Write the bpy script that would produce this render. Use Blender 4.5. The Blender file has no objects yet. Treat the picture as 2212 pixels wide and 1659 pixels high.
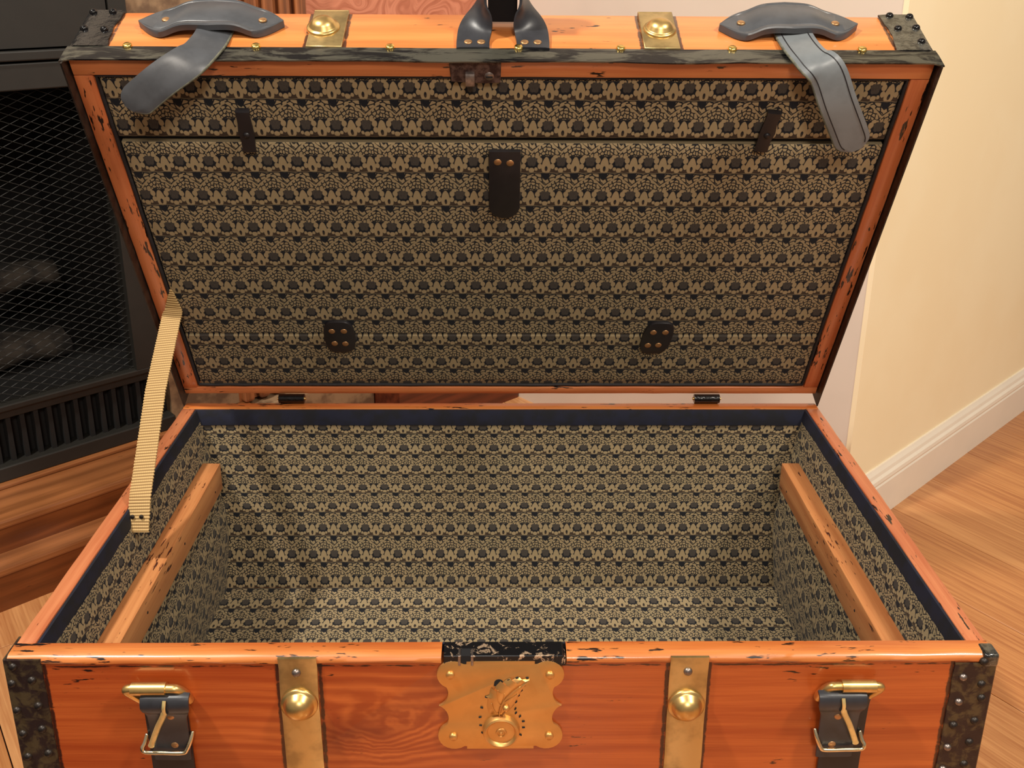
import bpy, bmesh, math, random
from mathutils import Vector, Matrix, noise
random.seed(4)
sc = bpy.context.scene
COL = sc.collection
pi = math.pi
# rim plane of the trunk is z = 0 while building; everything is lifted by FLOOR at the end
FLOOR = 0.33
D = 0.51981            # trunk depth
HX = 0.43              # half width
TILT = 0.46157         # lid leans forward from upright
HINGE = Vector((0, D + 0.00262, 0.01426))

# ---------------------------------------------------------------- camera
def make_camera():
    th, yaw, roll, f, cy = 0.33185, 0.01504, 0.00662, 2129.448, -176.41
    fw = Vector((math.sin(yaw) * math.cos(th), math.cos(yaw) * math.cos(th), -math.sin(th)))
    rt = Vector((math.cos(yaw), -math.sin(yaw), 0)); up = rt.cross(fw)
    r2 = rt * math.cos(roll) + up * math.sin(roll); u2 = r2.cross(fw)
    cd = bpy.data.cameras.new('camera'); co = bpy.data.objects.new('camera', cd); COL.objects.link(co)
    m = Matrix((r2, u2, -fw)).transposed().to_4x4()
    m.translation = Vector((-0.00578, -0.71079, 0.5697 + FLOOR))
    co.matrix_world = m
    cd.sensor_width = 36.0; cd.sensor_fit = 'HORIZONTAL'; cd.lens = f / 2212 * 36
    cd.shift_y = cy / 2212
    cd.clip_start = 0.02
    sc.camera = co
make_camera()
# ---------------------------------------------------------------- world, lights, exposure
w = bpy.data.worlds.new('world'); sc.world = w; w.use_nodes = True
bg = w.node_tree.nodes['Background']
bg.inputs['Color'].default_value = (1.0, 0.84, 0.70, 1); bg.inputs['Strength'].default_value = 0.36
def area(name, loc, target, size, power, color):
    l = bpy.data.lights.new(name, 'AREA'); l.shape = 'DISK'; l.size = size; l.energy = power; l.color = color
    o = bpy.data.objects.new(name, l); COL.objects.link(o); o.location = loc
    o.rotation_euler = (Vector(target) - Vector(loc)).to_track_quat('-Z', 'Y').to_euler()
    return o
area('ceiling_lamp', (-1.10, -0.40, 2.45), (0.0, 0.35, 0.2), 0.14, 62, (1.0, 0.94, 0.84))
area('ceiling_lamp', (1.35, -0.85, 2.40), (0.6, 0.5, 0.2), 0.30, 50, (1.0, 0.92, 0.80))
area('front_fill', (0.25, -2.1, 2.1), (0.1, 0.4, 0.4), 0.5, 42, (1.0, 0.90, 0.78))  # added fill light from the front, brightens lid face and inner back wall
sc.view_settings.view_transform = 'Standard'; sc.view_settings.look = 'None'
sc.view_settings.gamma = 1; sc.view_settings.use_curve_mapping = False
sc.view_settings.exposure = -0.35

# ---------------------------------------------------------------- node DSL
class S:
    def __init__(s, g, k): s.g = g; s.k = k
    def _m(s, op, *a, clamp=False):
        n = s.g.nt.nodes.new('ShaderNodeMath'); n.operation = op; n.use_clamp = clamp
        for i, x in enumerate((s,) + a):
            if isinstance(x, S): s.g.nt.links.new(x.k, n.inputs[i])
            else: n.inputs[i].default_value = x
        return S(s.g, n.outputs[0])
    def __add__(s, o): return s._m('ADD', o)
    __radd__ = __add__
    def __mul__(s, o): return s._m('MULTIPLY', o)
    __rmul__ = __mul__
    def __sub__(s, o): return s._m('SUBTRACT', o)
    def __rsub__(s, o): return (s * -1.0) + o
    def __truediv__(s, o): return s._m('DIVIDE', o)
    def floor(s): return s._m('FLOOR')
    def fract(s): return s._m('FRACT')
    def abs(s): return s._m('ABSOLUTE')
    def sqrt(s): return s._m('SQRT')
    def sin(s): return s._m('SINE')
    def exp(s): return s._m('EXPONENT')
    def pow(s, o): return s._m('POWER', o)
    def min(s, o): return s._m('MINIMUM', o)
    def max(s, o): return s._m('MAXIMUM', o)
    def atan2(s, o): return s._m('ARCTAN2', o)
    def pmod(s, o): return s._m('FLOORED_MODULO', o)
    def ss(s, a, b):               # smoothstep a -> b (a may be above b)
        n = s.g.nt.nodes.new('ShaderNodeMapRange'); n.interpolation_type = 'SMOOTHSTEP'
        s.g.nt.links.new(s.k, n.inputs[0])
        if a < b: v = (a, b, 0, 1)
        else: v = (b, a, 1, 0)
        for i, x in enumerate(v): n.inputs[i + 1].default_value = x
        return S(s.g, n.outputs[0])
class G:
    def __init__(g, name):
        g.m = bpy.data.materials.new(name); g.m.use_nodes = True; g.nt = g.m.node_tree
        g.p = g.nt.nodes['Principled BSDF']
    def node(g, t): return g.nt.nodes.new(t)
    def L(g, a, b): g.nt.links.new(a.k if isinstance(a, S) else a, b)
    def xyz(g, which='Object'):
        tc = g.node('ShaderNodeTexCoord'); s = g.node('ShaderNodeSeparateXYZ')
        g.L(tc.outputs[which], s.inputs[0])
        return [S(g, s.outputs[i]) for i in range(3)]
    def vec(g, x, y, z=0.0):
        c = g.node('ShaderNodeCombineXYZ')
        for i, v in enumerate((x, y, z)):
            if isinstance(v, S): g.L(v, c.inputs[i])
            else: c.inputs[i].default_value = v
        return c.outputs[0]
    def noise(g, v, scale=1.0, detail=3, rough=.55, dist=0.0):
        n = g.node('ShaderNodeTexNoise'); g.L(v, n.inputs['Vector'])
        n.inputs['Scale'].default_value = scale; n.inputs['Detail'].default_value = detail
        n.inputs['Roughness'].default_value = rough; n.inputs['Distortion'].default_value = dist
        return S(g, n.outputs['Fac'])
    def vor(g, v, scale=1.0, feature='DISTANCE_TO_EDGE', rnd=1.0, dim='2D'):
        n = g.node('ShaderNodeTexVoronoi'); n.voronoi_dimensions = dim; n.feature = feature; g.L(v, n.inputs['Vector'])
        n.inputs['Scale'].default_value = scale; n.inputs['Randomness'].default_value = rnd
        return S(g, n.outputs['Distance'])
    def mix(g, f, a, b):
        n = g.node('ShaderNodeMix'); n.data_type = 'RGBA'
        if isinstance(f, S): g.L(f, n.inputs[0])
        else: n.inputs[0].default_value = f
        for i, v in ((6, a), (7, b)):
            if isinstance(v, tuple): n.inputs[i].default_value = (*v, 1) if len(v) == 3 else v
            else: g.L(v, n.inputs[i])
        return n.outputs[2]
    def bump(g, h, strength=.3, dist=.001):
        b = g.node('ShaderNodeBump'); b.inputs['Strength'].default_value = strength; b.inputs['Distance'].default_value = dist
        g.L(h, b.inputs['Height']); g.L(b.outputs[0], g.p.inputs['Normal'])
    def set(g, **k):
        nm = dict(rough='Roughness', metal='Metallic', coat='Coat Weight', coatr='Coat Roughness', spec='Specular IOR Level', sheen='Sheen Weight')
        for a, b in k.items():
            if a == 'col':
                if isinstance(b, tuple): g.p.inputs['Base Color'].default_value = (*b, 1)
                else: g.L(b, g.p.inputs['Base Color'])
            else:
                s = g.p.inputs[nm[a]]
                if isinstance(b, S): g.L(b, s)
                else: s.default_value = b
        return g.m
def rgb(r, g, b):
    f = lambda c: ((c / 255 + .055) / 1.055) ** 2.4 if c > 10 else c / 255 / 12.92
    return (f(r), f(g), f(b))

# ---------------------------------------------------------------- materials
def wood(name, light, dark, axis='x', stain=.35, grain=1.0, rough=.35, coat=.5, knot=None, wear=(25, 8, 5), seed=0.0, streak=90.0, edges=(), joint=None):
    g = G(name); x, y, z = g.xyz()
    a = {'x': (x, y, z), 'y': (y, x, z), 'z': (z, x, y)}[axis]
    l, p, q = a
    l = l + seed; 
    warp = g.noise(g.vec(l * 5, p * 22, q * 22), 1, 2)
    field = g.noise(g.vec(l * 1.6, p * streak, q * streak + warp * 1.2), 1, 4, .6)
    fine = g.noise(g.vec(l * 14, p * 700, q * 700), 1, 3, .6)
    if knot:
        kx, kz, kr, ka = knot
        kw = g.noise(g.vec(x * 26, z * 34, 0.0), 1, 3) - .5
        dx = (x - kx) * (1 / (kr * 1.7)) + kw * .9; dz = (z - kz) * (1 / kr) + kw * 1.3
        e = (dx * dx + dz * dz) * -1.0
        bumpk = e.exp() * ka
        rings = ((z * 560 + bumpk * 26 + warp * 16.0)).sin() * .5 + .5; rings = rings * ((dx * dx * .12 + dz * dz * .12) * -1.0).exp() + (1.0 - ((dx * dx * .12 + dz * dz * .12) * -1.0).exp()) * .5
        dark_k = ((dx * dx * 5 + dz * dz * 6) * -1.0).exp()
    else:
        rings = ((p * 190 + q * 230 + warp * 8.0)).sin() * .5 + .5
        dark_k = None
    t = field * .62 + fine * .22 + rings * (.16 if not knot else .26)
    t = t.ss(.28, .72)
    c = g.mix(t * grain, light, dark)
    if dark_k is not None: c = g.mix(dark_k * .8, c, rgb(120, 34, 10)); d2 = ((x + .148) * 46, (z + .083) * 60); c = g.mix(((d2[0] * d2[0] + d2[1] * d2[1] + kw * 2.0) * -1.0).exp() * .75, c, rgb(92, 14, 6))
    cloud = g.noise(g.vec(l * 6, p * 25, q * 25), 1, 3, .6)
    c = g.mix(cloud.ss(.5, .8) * .35, c, tuple(v * .45 for v in dark))
    # worn black specks along the grain
    sp = g.noise(g.vec(l * 42 + 7.0, p * 230, q * 230), 1, 3, .6)
    reg = g.noise(g.vec(l * 9 + 3.0, p * 30, q * 30), 1, 2)
    c = g.mix((sp + reg * .55).ss(1.02 - stain * .18, 1.08 - stain * .18), c, rgb(*wear))
    if edges:                      # black paint smudges left beside the straps and bands
        en = g.noise(g.vec(x * 55, z * 120, y * 120), 1, 3, .6); mk = None
        for e_ in edges:
            d_ = (x - e_) * 380; q_ = (d_ * d_ * -1.0).exp(); mk = q_ if mk is None else mk.max(q_)
        c = g.mix((mk * (en * 1.5 + .1)).ss(.35, .75) * .9, c, rgb(34, 14, 10))
    if joint is not None:          # worn dark line under the rim
        jn = g.noise(g.vec(x * 60, z * 300, 0.0), 1, 3, .6); jr = g.noise(g.vec(x * 7, 0.0, 0.0), 1, 2)
        jd = (z - joint) * 420
        c = g.mix(((jd * jd * -1.0).exp() * (jn + jr * .5)).ss(.62, .78) * .9, c, rgb(30, 12, 8))
    g.bump(field * .5 + fine * .5, .25, .0006)
    return g.set(col=c, rough=rough, coat=coat, coatr=.12)

OR_L, OR_D = rgb(226, 120, 44), rgb(172, 70, 20)
M = {}
M['wood_front'] = wood('orange_pine_front', rgb(194, 98, 42), rgb(150, 60, 20), 'x', .25, 1, .33, .5, knot=(-.112, -.080, .026, 1.0), edges=(-.1978, -.1606, .1434, .1804, -.3990, .3945), joint=-.0105)
M['wood_x'] = wood('orange_pine_rim', rgb(212, 132, 66), rgb(176, 90, 40), 'x', .74, 1, .36, .5)
M['wood_y'] = wood('orange_pine_side', rgb(206, 130, 86), rgb(172, 88, 52), 'y', .5, 1, .4, .4)
M['wood_z'] = wood('lid_side_pine', rgb(212, 126, 76), rgb(180, 90, 48), 'z', .62, 1, .4, .35, seed=.3)
M['wood_lid'] = wood('lid_front_pine', rgb(218, 136, 72), rgb(198, 108, 50), 'x', .12, .9, .3, .5, seed=1.1, edges=(-.2003, -.1606, .1390, .1789, -.3962, .3962))
M['wood_rail'] = wood('lid_rail_pine', rgb(218, 138, 84), rgb(184, 98, 54), 'x', .42, .9, .4, .35, seed=2.1)
M['cleat'] = wood('bare_pine', rgb(206, 140, 86), rgb(164, 96, 52), 'y', .5, .9, .5, .1, wear=(70, 30, 18), seed=.7)
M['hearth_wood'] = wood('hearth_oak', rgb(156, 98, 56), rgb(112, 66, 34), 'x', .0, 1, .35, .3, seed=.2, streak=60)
M['hearth_shaded'] = wood('hearth_oak_shaded', rgb(128, 70, 32), rgb(92, 46, 18), 'x', .0, 1, .35, .3, seed=1.2, streak=60)  # hearth oak again, shade of the upright faces put into its colour
M['mantel_wood'] = wood('mantel_oak', rgb(180, 112, 66), rgb(96, 52, 26), 'z', .1, 1, .4, .3, seed=.9)
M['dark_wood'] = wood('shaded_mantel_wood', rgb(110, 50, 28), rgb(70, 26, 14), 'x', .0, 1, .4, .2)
def veneer():
    g = G('burl_veneer'); x, y, z = g.xyz()
    wv = g.noise(g.vec(x * 7, y * 7, z * 7), 1, 2)
    t = g.noise(g.vec(x * 9 + wv * 6, z * 60 + wv * 30, 0.0), 1, 4, .65)
    return g.set(col=g.mix(t.ss(.35, .68), rgb(206, 134, 104), rgb(170, 98, 70)), rough=.4, coat=.2)
M['veneer'] = veneer()

def fabric():
    g = G('scallop_brocade')
    u, v, _ = g.xyz('UV')
    k = v.floor(); t = 1.0 - v.fract()
    xl = (u + k * .5 + .5).fract() - .5
    xs = xl.abs()
    # hand woven wobble
    wob = g.noise(g.vec(u * 6, v * 6), 1, 2) - .5
    wob2 = g.noise(g.vec(u * 6 + 31.0, v * 6 + 11.0), 1, 2) - .5
    X = xs * 345 + wob * 14; Y = t * 390 + wob2 * 14
    XS = xl * 345 + wob * 14
    R = 172.5 - X                              # distance from the oval's axis
    def ell(dx, dy, rx, ry): 
        a = dx * (1 / rx); b = dy * (1 / ry); return (a * a + b * b).sqrt()
    # fan of scale-like bricks above each oval
    fy = Y - 310
    rho = (R * R + fy * fy).sqrt(); phi = (XS * 0 + R).atan2(fy * -1.0)
    side = xl.ss(-.001, .001)
    br = g.vor(g.vec(rho * (1 / 40), phi * 3.6 + side * 17 + rho * .004), 1, rnd=.8)
    fan = br.ss(.07, .19)
    arc = ((rho - 232).abs()).ss(3.5, 9); arc2 = ((rho - 118).abs()).ss(3, 7)
    fan = fan * arc * arc2
    vb = ((X * .8 - (Y - 150)).abs()).ss(3, 8)
    vz = Y.ss(60, 110) * Y.ss(190, 150)
    band = ((X * .75 + (Y - 168)) * 1.0)
    solid = band.abs().ss(15, 9) * Y.ss(50, 70) * Y.ss(178, 168)
    fan = fan.max(solid * .95)
    fan = fan * Y.ss(14, 26) * (Y + (R * R) * -.0006).ss(212, 200)
    cup = ell(X, (Y - 30) * 1.0, 44, 52)
    fan = fan * (cup.ss(.92, 1.06))
    # lower half: egg shaped ovals, little pebbles
    ey = Y - 312
    egg = ell(R * 1.0, ey, 56, 92)
    egg = ell(R * (1.0 - ey * .0030), ey, 53, 96).ss(1.03, .93)
    hole = ell(R, Y - 350, 17, 30).ss(.9, 1.1)
    egg = egg * hole
    p1 = ell(X - 92, Y - 256, 31, 35).ss(1.05, .9)
    p2 = ell(X - 97, Y - 322, 27, 32).ss(1.05, .9)
    p3 = ell(X, Y - 366, 34, 27).ss(1.05, .9)
    p4 = ell(X - 66, Y - 214, 30, 20).ss(1.05, .9)
    p5 = ell(X - 52, Y - 352, 19, 20).ss(1.05, .9)
    crown = ell(R, Y - 226, 60, 24).ss(1.05, .9) * 0
    line = ((Y - 6 + (X * .045).sin() * 3)).abs().ss(7, 3) * .45
    tan = fan.max(egg).max(p1).max(p2).max(p3).max(p4).max(p5).max(line)
    star_a = (X * X + (Y - 265) * (Y - 265)).sqrt(); th = (XS * 1.0).atan2(Y - 265)
    star = (star_a + ((th * 2.5).sin().abs()) * -13).ss(52, 46)
    weave = ((u * 27 + v * 30) * 2 * pi).sin() * .5 + .5
    weave2 = ((u * 27 - v * 30) * 2 * pi).sin() * .5 + .5
    wv = (weave * weave2).ss(0.0, .55)
    tan = tan * (wv * .52 + .48)
    hue = g.noise(g.vec(u * .6, v * .6), 1, 2)
    lowz = Y.ss(330, 372) * .55
    base = g.mix(star, g.mix(lowz, rgb(26, 28, 34), rgb(84, 66, 48)), rgb(74, 68, 62))
    sw = g.noise(g.vec(u * 150, v * 12), 1, 1)
    base = g.mix(star * sw.ss(.4, .7) * .5, base, rgb(34, 32, 32))
    tc = g.mix(hue, rgb(196, 168, 126), rgb(176, 160, 122))
    c = g.mix(tan, base, tc)
    g.bump(tan, .35, .0006)
    return g.set(col=c, rough=.85, sheen=.05, spec=.2)
M['fabric'] = fabric()

def simple(name, col, rough=.5, metal=0.0, var=0.0, scale=60, coat=0.0, bump=0.0, col2=None):
    g = G(name); x, y, z = g.xyz()
    n = g.noise(g.vec(x, y, z), scale, 4, .6)
    c2 = col2 or tuple(v * (1 - var) for v in col)
    c = g.mix(n.ss(.4, .62), col, c2)
    if bump: g.bump(n, bump, .001)
    return g.set(col=c, rough=rough, metal=metal, coat=coat)
M['brass'] = simple('aged_brass', rgb(226, 190, 122), .34, .95, .22, 38, bump=.15)
M['brass_plate'] = simple('satin_brass', rgb(222, 172, 104), .42, .88, .08, 30)
M['brass_strap'] = simple('brass_strap', rgb(206, 178, 122), .38, .85, .35, 26, bump=.1)
M['prong_brass'] = simple('bright_brass', rgb(236, 212, 146), .34, .6, .2, 60)
M['gold'] = simple('gold_nail', rgb(250, 214, 120), .25, 1, .1, 90)
M['copper'] = simple('copper_rivet', rgb(196, 150, 104), .4, .8, .2, 120)
M['steel'] = simple('dull_steel', rgb(150, 138, 132), .38, .9, .3, 160)
M['nickel'] = simple('pale_nickel_brass', rgb(240, 226, 190), .22, 1, .15, 60)
M['iron'] = simple('brown_black_iron', rgb(52, 44, 38), .42, .35, .0, 90, bump=.35, col2=rgb(30, 25, 24))
M['gloss_iron'] = simple('glossy_black_lacquer', rgb(10, 9, 11), .15, .0, .3, 130, coat=.15, bump=.8)
M['rust'] = simple('rusty_latch', rgb(104, 84, 78), .5, .5, .0, 140, bump=.4, col2=rgb(58, 40, 38))
M['leather'] = simple('black_leather', rgb(46, 47, 52), .38, 0, .2, 60, bump=.12)
M['leather_grey'] = simple('grey_sheen_leather', rgb(74, 76, 80), .34, 0, .15, 50, bump=.12)
M['leather_light'] = simple('light_sheen_leather', rgb(112, 117, 120), .36, 0, .15, 30, bump=.1)
M['leather_dark'] = simple('dark_leather_tab', rgb(30, 27, 30), .45, 0, .2, 60)
M['leather_edge'] = simple('raw_leather_edge', rgb(104, 104, 88), .8, 0, .4, 220)
M['velvet'] = simple('navy_velvet', rgb(13, 17, 40), .8, 0, .0, 40, col2=rgb(9, 10, 22))
M['velvet'].node_tree.nodes['Principled BSDF'].inputs['Sheen Weight'].default_value = .02
M['piping'] = simple('black_piping', rgb(30, 26, 30), .7, 0, .3, 200, bump=.4)
M['void'] = simple('dark_backing', rgb(14, 13, 16), .9)
M['firebox'] = simple('black_firebox', rgb(33, 31, 27), .55, .0, .1, 40)
M['firebox_in'] = simple('firebox_inside', rgb(16, 14, 13), .8, 0, .2, 20)
M['wire'] = simple('screen_wire', rgb(40, 38, 35), .6, .0, .1, 30)
M['log'] = simple('ceramic_log', rgb(62, 54, 46), .9, 0, .0, 24, bump=.8, col2=rgb(30, 26, 23))
M['stone'] = simple('tan_stone', rgb(150, 122, 92), .5, 0, .0, 22, col2=rgb(104, 80, 60), bump=.3)
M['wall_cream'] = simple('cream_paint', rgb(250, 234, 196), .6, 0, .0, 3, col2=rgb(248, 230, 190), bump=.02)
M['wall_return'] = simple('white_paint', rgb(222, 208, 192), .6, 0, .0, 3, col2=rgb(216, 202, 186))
M['white_trim'] = simple('white_gloss_trim', rgb(240, 230, 212), .35, 0, .03, 8)
def webbing():
    g = G('tan_webbing'); u, v, _ = g.xyz('UV')
    r = (v * 2 * pi).sin() * .5 + .5
    h = (u * 2 * pi * 11).sin() * .5 + .5
    c = g.mix(r.ss(.0, .5) * (h * .25 + .75), rgb(132, 98, 54), rgb(204, 170, 114))
    g.bump(r, .6, .0012)
    return g.set(col=c, rough=.7)
M['web'] = webbing()
def band_mat():
    g = G('scuffed_metal_band'); x, y, z = g.xyz()
    n = g.noise(g.vec(x * 14, y * 60, z * 60), 1, 5, .7, .6)
    c = g.mix(n.ss(.44, .56), rgb(26, 25, 27), rgb(92, 90, 80))
    g.bump(n, .25, .001)
    return g.set(col=c, rough=.27, metal=.55)
M['band'] = band_mat()
def lock_mat():
    g = G('chipped_black_lock'); x, y, z = g.xyz()
    n = g.noise(g.vec(x, y, z), 95, 4, .7, .8)
    c = g.mix(n.ss(.56, .62), rgb(22, 22, 26), rgb(176, 150, 124))
    return g.set(col=c, rough=.35, metal=.4)
M['lock'] = lock_mat()
def cap_mat():
    g = G('grey_glossy_cap'); x, y, z = g.xyz()
    n = g.noise(g.vec(x, y, z), 160, 4, .7)
    g.bump(n, .7, .0012)
    return g.set(col=g.mix(n.ss(.4, .6), rgb(34, 34, 34), rgb(86, 84, 76)), rough=.2, metal=.4, coat=.8)
M['cap_grey'] = cap_mat()
def corner_mat():
    g = G('mottled_brown_iron'); x, y, z = g.xyz()
    n = g.noise(g.vec(x, y, z), 75, 4, .6, .5)
    n2 = g.noise(g.vec(x, y, z), 210, 3, .6)
    c = g.mix(n.ss(.45, .62), rgb(48, 34, 32), rgb(84, 70, 48))
    g.bump(n2, .4, .0008)
    return g.set(col=c, rough=.45, metal=.35)
M['corner'] = corner_mat()
def floor_mat(tag, l, d, seed):
    g = G(tag); x, y, z = g.xyz()
    a = g.noise(g.vec(x * 4.0 + seed, y * 170 + seed * 7, seed), 1, 4, .6)
    b = g.noise(g.vec(x * 16 + seed, y * 420, seed), 1, 3, .6)
    c0 = g.noise(g.vec(x * 2.2, y * 14 + seed, seed), 1, 2)
    t = (a * .5 + b * .25 + c0 * .25).ss(.36, .66)
    g.bump(b, .08, .0005)
    return g.set(col=g.mix(t, l, d), rough=.32, coat=.25)
FLOORM = [floor_mat('floor_board_%s' % n, rgb(*a), rgb(*b), s) for n, a, b, s in
          (('honey', (208, 150, 96), (170, 108, 62), 1.3), ('amber', (198, 138, 84), (160, 98, 56), 4.1), ('pale', (216, 160, 106), (180, 118, 72), 7.7))]

# ---------------------------------------------------------------- mesh helpers
def new(name, bm, mat, parent=None, loc=None, smooth=False, kind=None, label=None):
    me = bpy.data.meshes.new(name); bmesh.ops.recalc_face_normals(bm, faces=bm.faces[:]); bm.to_mesh(me); bm.free()
    me.materials.append(mat if not isinstance(mat, str) else M[mat])
    if smooth:
        for p in me.polygons: p.use_smooth = True
        if smooth == 'auto': me.set_sharp_from_angle(angle=math.radians(38))
    return link(name, me, parent, loc, kind, label)
def link(name, me, parent=None, loc=None, kind=None, label=None):
    o = bpy.data.objects.new(name, me); COL.objects.link(o)
    if parent is not None: o.parent = parent
    if loc is not None: o.location = loc
    if kind: o['kind'] = kind
    if label: o['label'] = label
    return o
def copy_tree(o, parent, loc=None):
    c = o.copy(); COL.objects.link(c); c.parent = parent
    if loc is not None: c.location = loc
    for ch in list(o.children): copy_tree(ch, c)
    return c
def box(x0, x1, y0, y1, z0, z1, bm=None, bev=0.0, seg=2, cuts=0, jit=0.0):
    b = bmesh.new()
    vs = [b.verts.new((x, y, z)) for x in (x0, x1) for y in (y0, y1) for z in (z0, z1)]
    for f in ((0, 1, 3, 2), (4, 6, 7, 5), (0, 4, 5, 1), (2, 3, 7, 6), (0, 2, 6, 4), (1, 5, 7, 3)): b.faces.new([vs[i] for i in f])
    if cuts:
        ln = [(abs(x1 - x0), 0), (abs(y1 - y0), 1), (abs(z1 - z0), 2)]; ax = max(ln)[1]
        es = [e for e in b.edges if abs((e.verts[0].co - e.verts[1].co)[ax]) > 1e-6]
        bmesh.ops.subdivide_edges(b, edges=es, cuts=cuts, use_grid_fill=True)
    if bev:
        es = [e for e in b.edges if len(e.link_faces) == 2 and e.link_faces[0].normal.dot(e.link_faces[1].normal) < .5] if not cuts else None
        b.normal_update()
        es = [e for e in b.edges if len(e.link_faces) == 2 and abs(e.link_faces[0].normal.dot(e.link_faces[1].normal)) < .5]
        bmesh.ops.bevel(b, geom=es, offset=bev, segments=seg, affect='EDGES', profile=.5, clamp_overlap=True)
    if jit:
        for v in b.verts:
            n = noise.noise_vector(v.co * 28) + noise.noise_vector(v.co * 90) * .5
            v.co += n * jit
    if bm is None: return b
    join(bm, b); return bm
def join(a, b):
    me = bpy.data.meshes.new('t'); b.to_mesh(me); b.free(); a.from_mesh(me); bpy.data.meshes.remove(me); return a
def poly(pts, z0, z1, bev=0.0, seg=2, axis='y'):
    """extrude a 2-D outline; axis is the extrusion direction"""
    b = bmesh.new()
    mk = {'y': lambda p, t: (p[0], t, p[1]), 'z': lambda p, t: (p[0], p[1], t), 'x': lambda p, t: (t, p[0], p[1])}[axis]
    A = [b.verts.new(mk(p, z0)) for p in pts]; B = [b.verts.new(mk(p, z1)) for p in pts]
    b.faces.new(A); b.faces.new(B[::-1]); n = len(pts)
    for i in range(n): b.faces.new((A[i], B[i], B[(i + 1) % n], A[(i + 1) % n]))
    b.normal_update(); bmesh.ops.recalc_face_normals(b, faces=b.faces[:])
    if bev:
        es = [e for e in b.edges if (e.verts[0] in B and e.verts[1] in B)]
        bmesh.ops.bevel(b, geom=es, offset=bev, segments=seg, affect='EDGES', profile=.5, clamp_overlap=True)
    return b
def lathe(prof, n=24, ax='y', sgn=-1):
    """profile list (radius, height); height grows along sgn*axis"""
    b = bmesh.new(); rings = []
    for r, h in prof:
        ring = []
        for i in range(n if r > 1e-7 else 1):
            a = 2 * pi * i / n; p, q = r * math.cos(a), r * math.sin(a)
            co = {'y': (p, sgn * h, q), 'z': (p, q, sgn * h), 'x': (sgn * h, p, q)}[ax]
            ring.append(b.verts.new(co))
        rings.append(ring)
    for A, B in zip(rings, rings[1:]):
        for i in range(n):
            a0, a1 = A[i % len(A)], A[(i + 1) % len(A)]; b0, b1 = B[i % len(B)], B[(i + 1) % len(B)]
            f = [];
            for v in (a0, a1, b1, b0):
                if v not in f: f.append(v)
            if len(f) > 2: b.faces.new(f)
    return b
def tube(pts, r, n=10, closed=False, bm=None, flat=1.0):
    b = bmesh.new() if bm is None else bm; P = [Vector(p) for p in pts]; rings = []; N = len(P); up = Vector((0, 0, 1)); pr = None
    for i, p in enumerate(P):
        if closed: t = P[(i + 1) % N] - P[i - 1]
        else: t = P[min(i + 1, N - 1)] - P[max(i - 1, 0)]
        t.normalize()
        if pr is None: s = t.cross(Vector((0.03, 1, 0.02))); s = s if s.length > .1 else t.cross(Vector((1, 0, 0)))
        else: s = pr - t * pr.dot(t)
        s.normalize(); pr = s; q = t.cross(s)
        rr = r[i] if isinstance(r, (list, tuple)) else r
        rings.append([b.verts.new(p + s * rr * math.cos(2 * pi * k / n) + q * rr * flat * math.sin(2 * pi * k / n)) for k in range(n)])
    for i in range(N if closed else N - 1):
        A, B = rings[i], rings[(i + 1) % N]
        for k in range(n): b.faces.new((A[k], A[(k + 1) % n], B[(k + 1) % n], B[k]))
    if not closed: b.faces.new(rings[0][::-1]); b.faces.new(rings[-1])
    return b
def smooth_path(pts, n=8):
    P = [Vector(p) for p in pts]; out = []
    for i in range(len(P) - 1):
        p0, p1, p2, p3 = P[max(i - 1, 0)], P[i], P[i + 1], P[min(i + 2, len(P) - 1)]
        for k in range(n):
            t = k / n
            out.append(.5 * ((2 * p1) + (p2 - p0) * t + (2 * p0 - 5 * p1 + 4 * p2 - p3) * t * t + (3 * p1 - p0 - 3 * p2 + p3) * t ** 3))
    out.append(P[-1]); return out
def ribbon(center, side, normal, width, thick, n_w=6, uvrow=None, edge_jit=0.0):
    """strap: centre path, side and normal directions per point, half widths; closed slab"""
    b = bmesh.new(); uvl = b.loops.layers.uv.new('UVMap'); top = []; bot = []; L = 0.0; Ls = [0.0]
    for i, c in enumerate(center):
        if i: L += (c - center[i - 1]).length; Ls.append(L)
        w = width[i]; s = side[i]; nn = normal[i]
        rowt = []; rowb = []
        for k in range(n_w + 1):
            a = -1 + 2 * k / n_w; p = c + s * (w * a)
            if edge_jit and k in (0, n_w): p = p + s * (edge_jit * (1 if i % 2 else -1))
            e = 1 - .35 * (abs(a) > .999)
            rowt.append(b.verts.new(p + nn * thick * .5 * e)); rowb.append(b.verts.new(p - nn * thick * .5 * e))
        top.append(rowt); bot.append(rowb)
    def F(v, uv):
        f = b.faces.new(v)
        for l, q in zip(f.loops, uv): l[uvl].uv = q
    sc_ = uvrow or 100.0
    for i in range(len(center) - 1):
        for k in range(n_w):
            uv = ((k / n_w, Ls[i] * sc_), ((k + 1) / n_w, Ls[i] * sc_), ((k + 1) / n_w, Ls[i + 1] * sc_), (k / n_w, Ls[i + 1] * sc_))
            F((top[i][k], top[i][k + 1], top[i + 1][k + 1], top[i + 1][k]), uv)
            F((bot[i][k], bot[i + 1][k], bot[i + 1][k + 1], bot[i][k + 1]), (uv[0], uv[3], uv[2], uv[1]))
        for k, kk in ((0, 0), (n_w, n_w)):
            F((top[i][k], top[i + 1][k], bot[i + 1][k], bot[i][k]), ((0, Ls[i] * sc_), (0, Ls[i + 1] * sc_), (.03, Ls[i + 1] * sc_), (.03, Ls[i] * sc_)))
    for i in (0, len(center) - 1):
        for k in range(n_w): F((top[i][k], top[i][k + 1], bot[i][k + 1], bot[i][k]), ((0, 0),) * 4)
    return b
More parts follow.
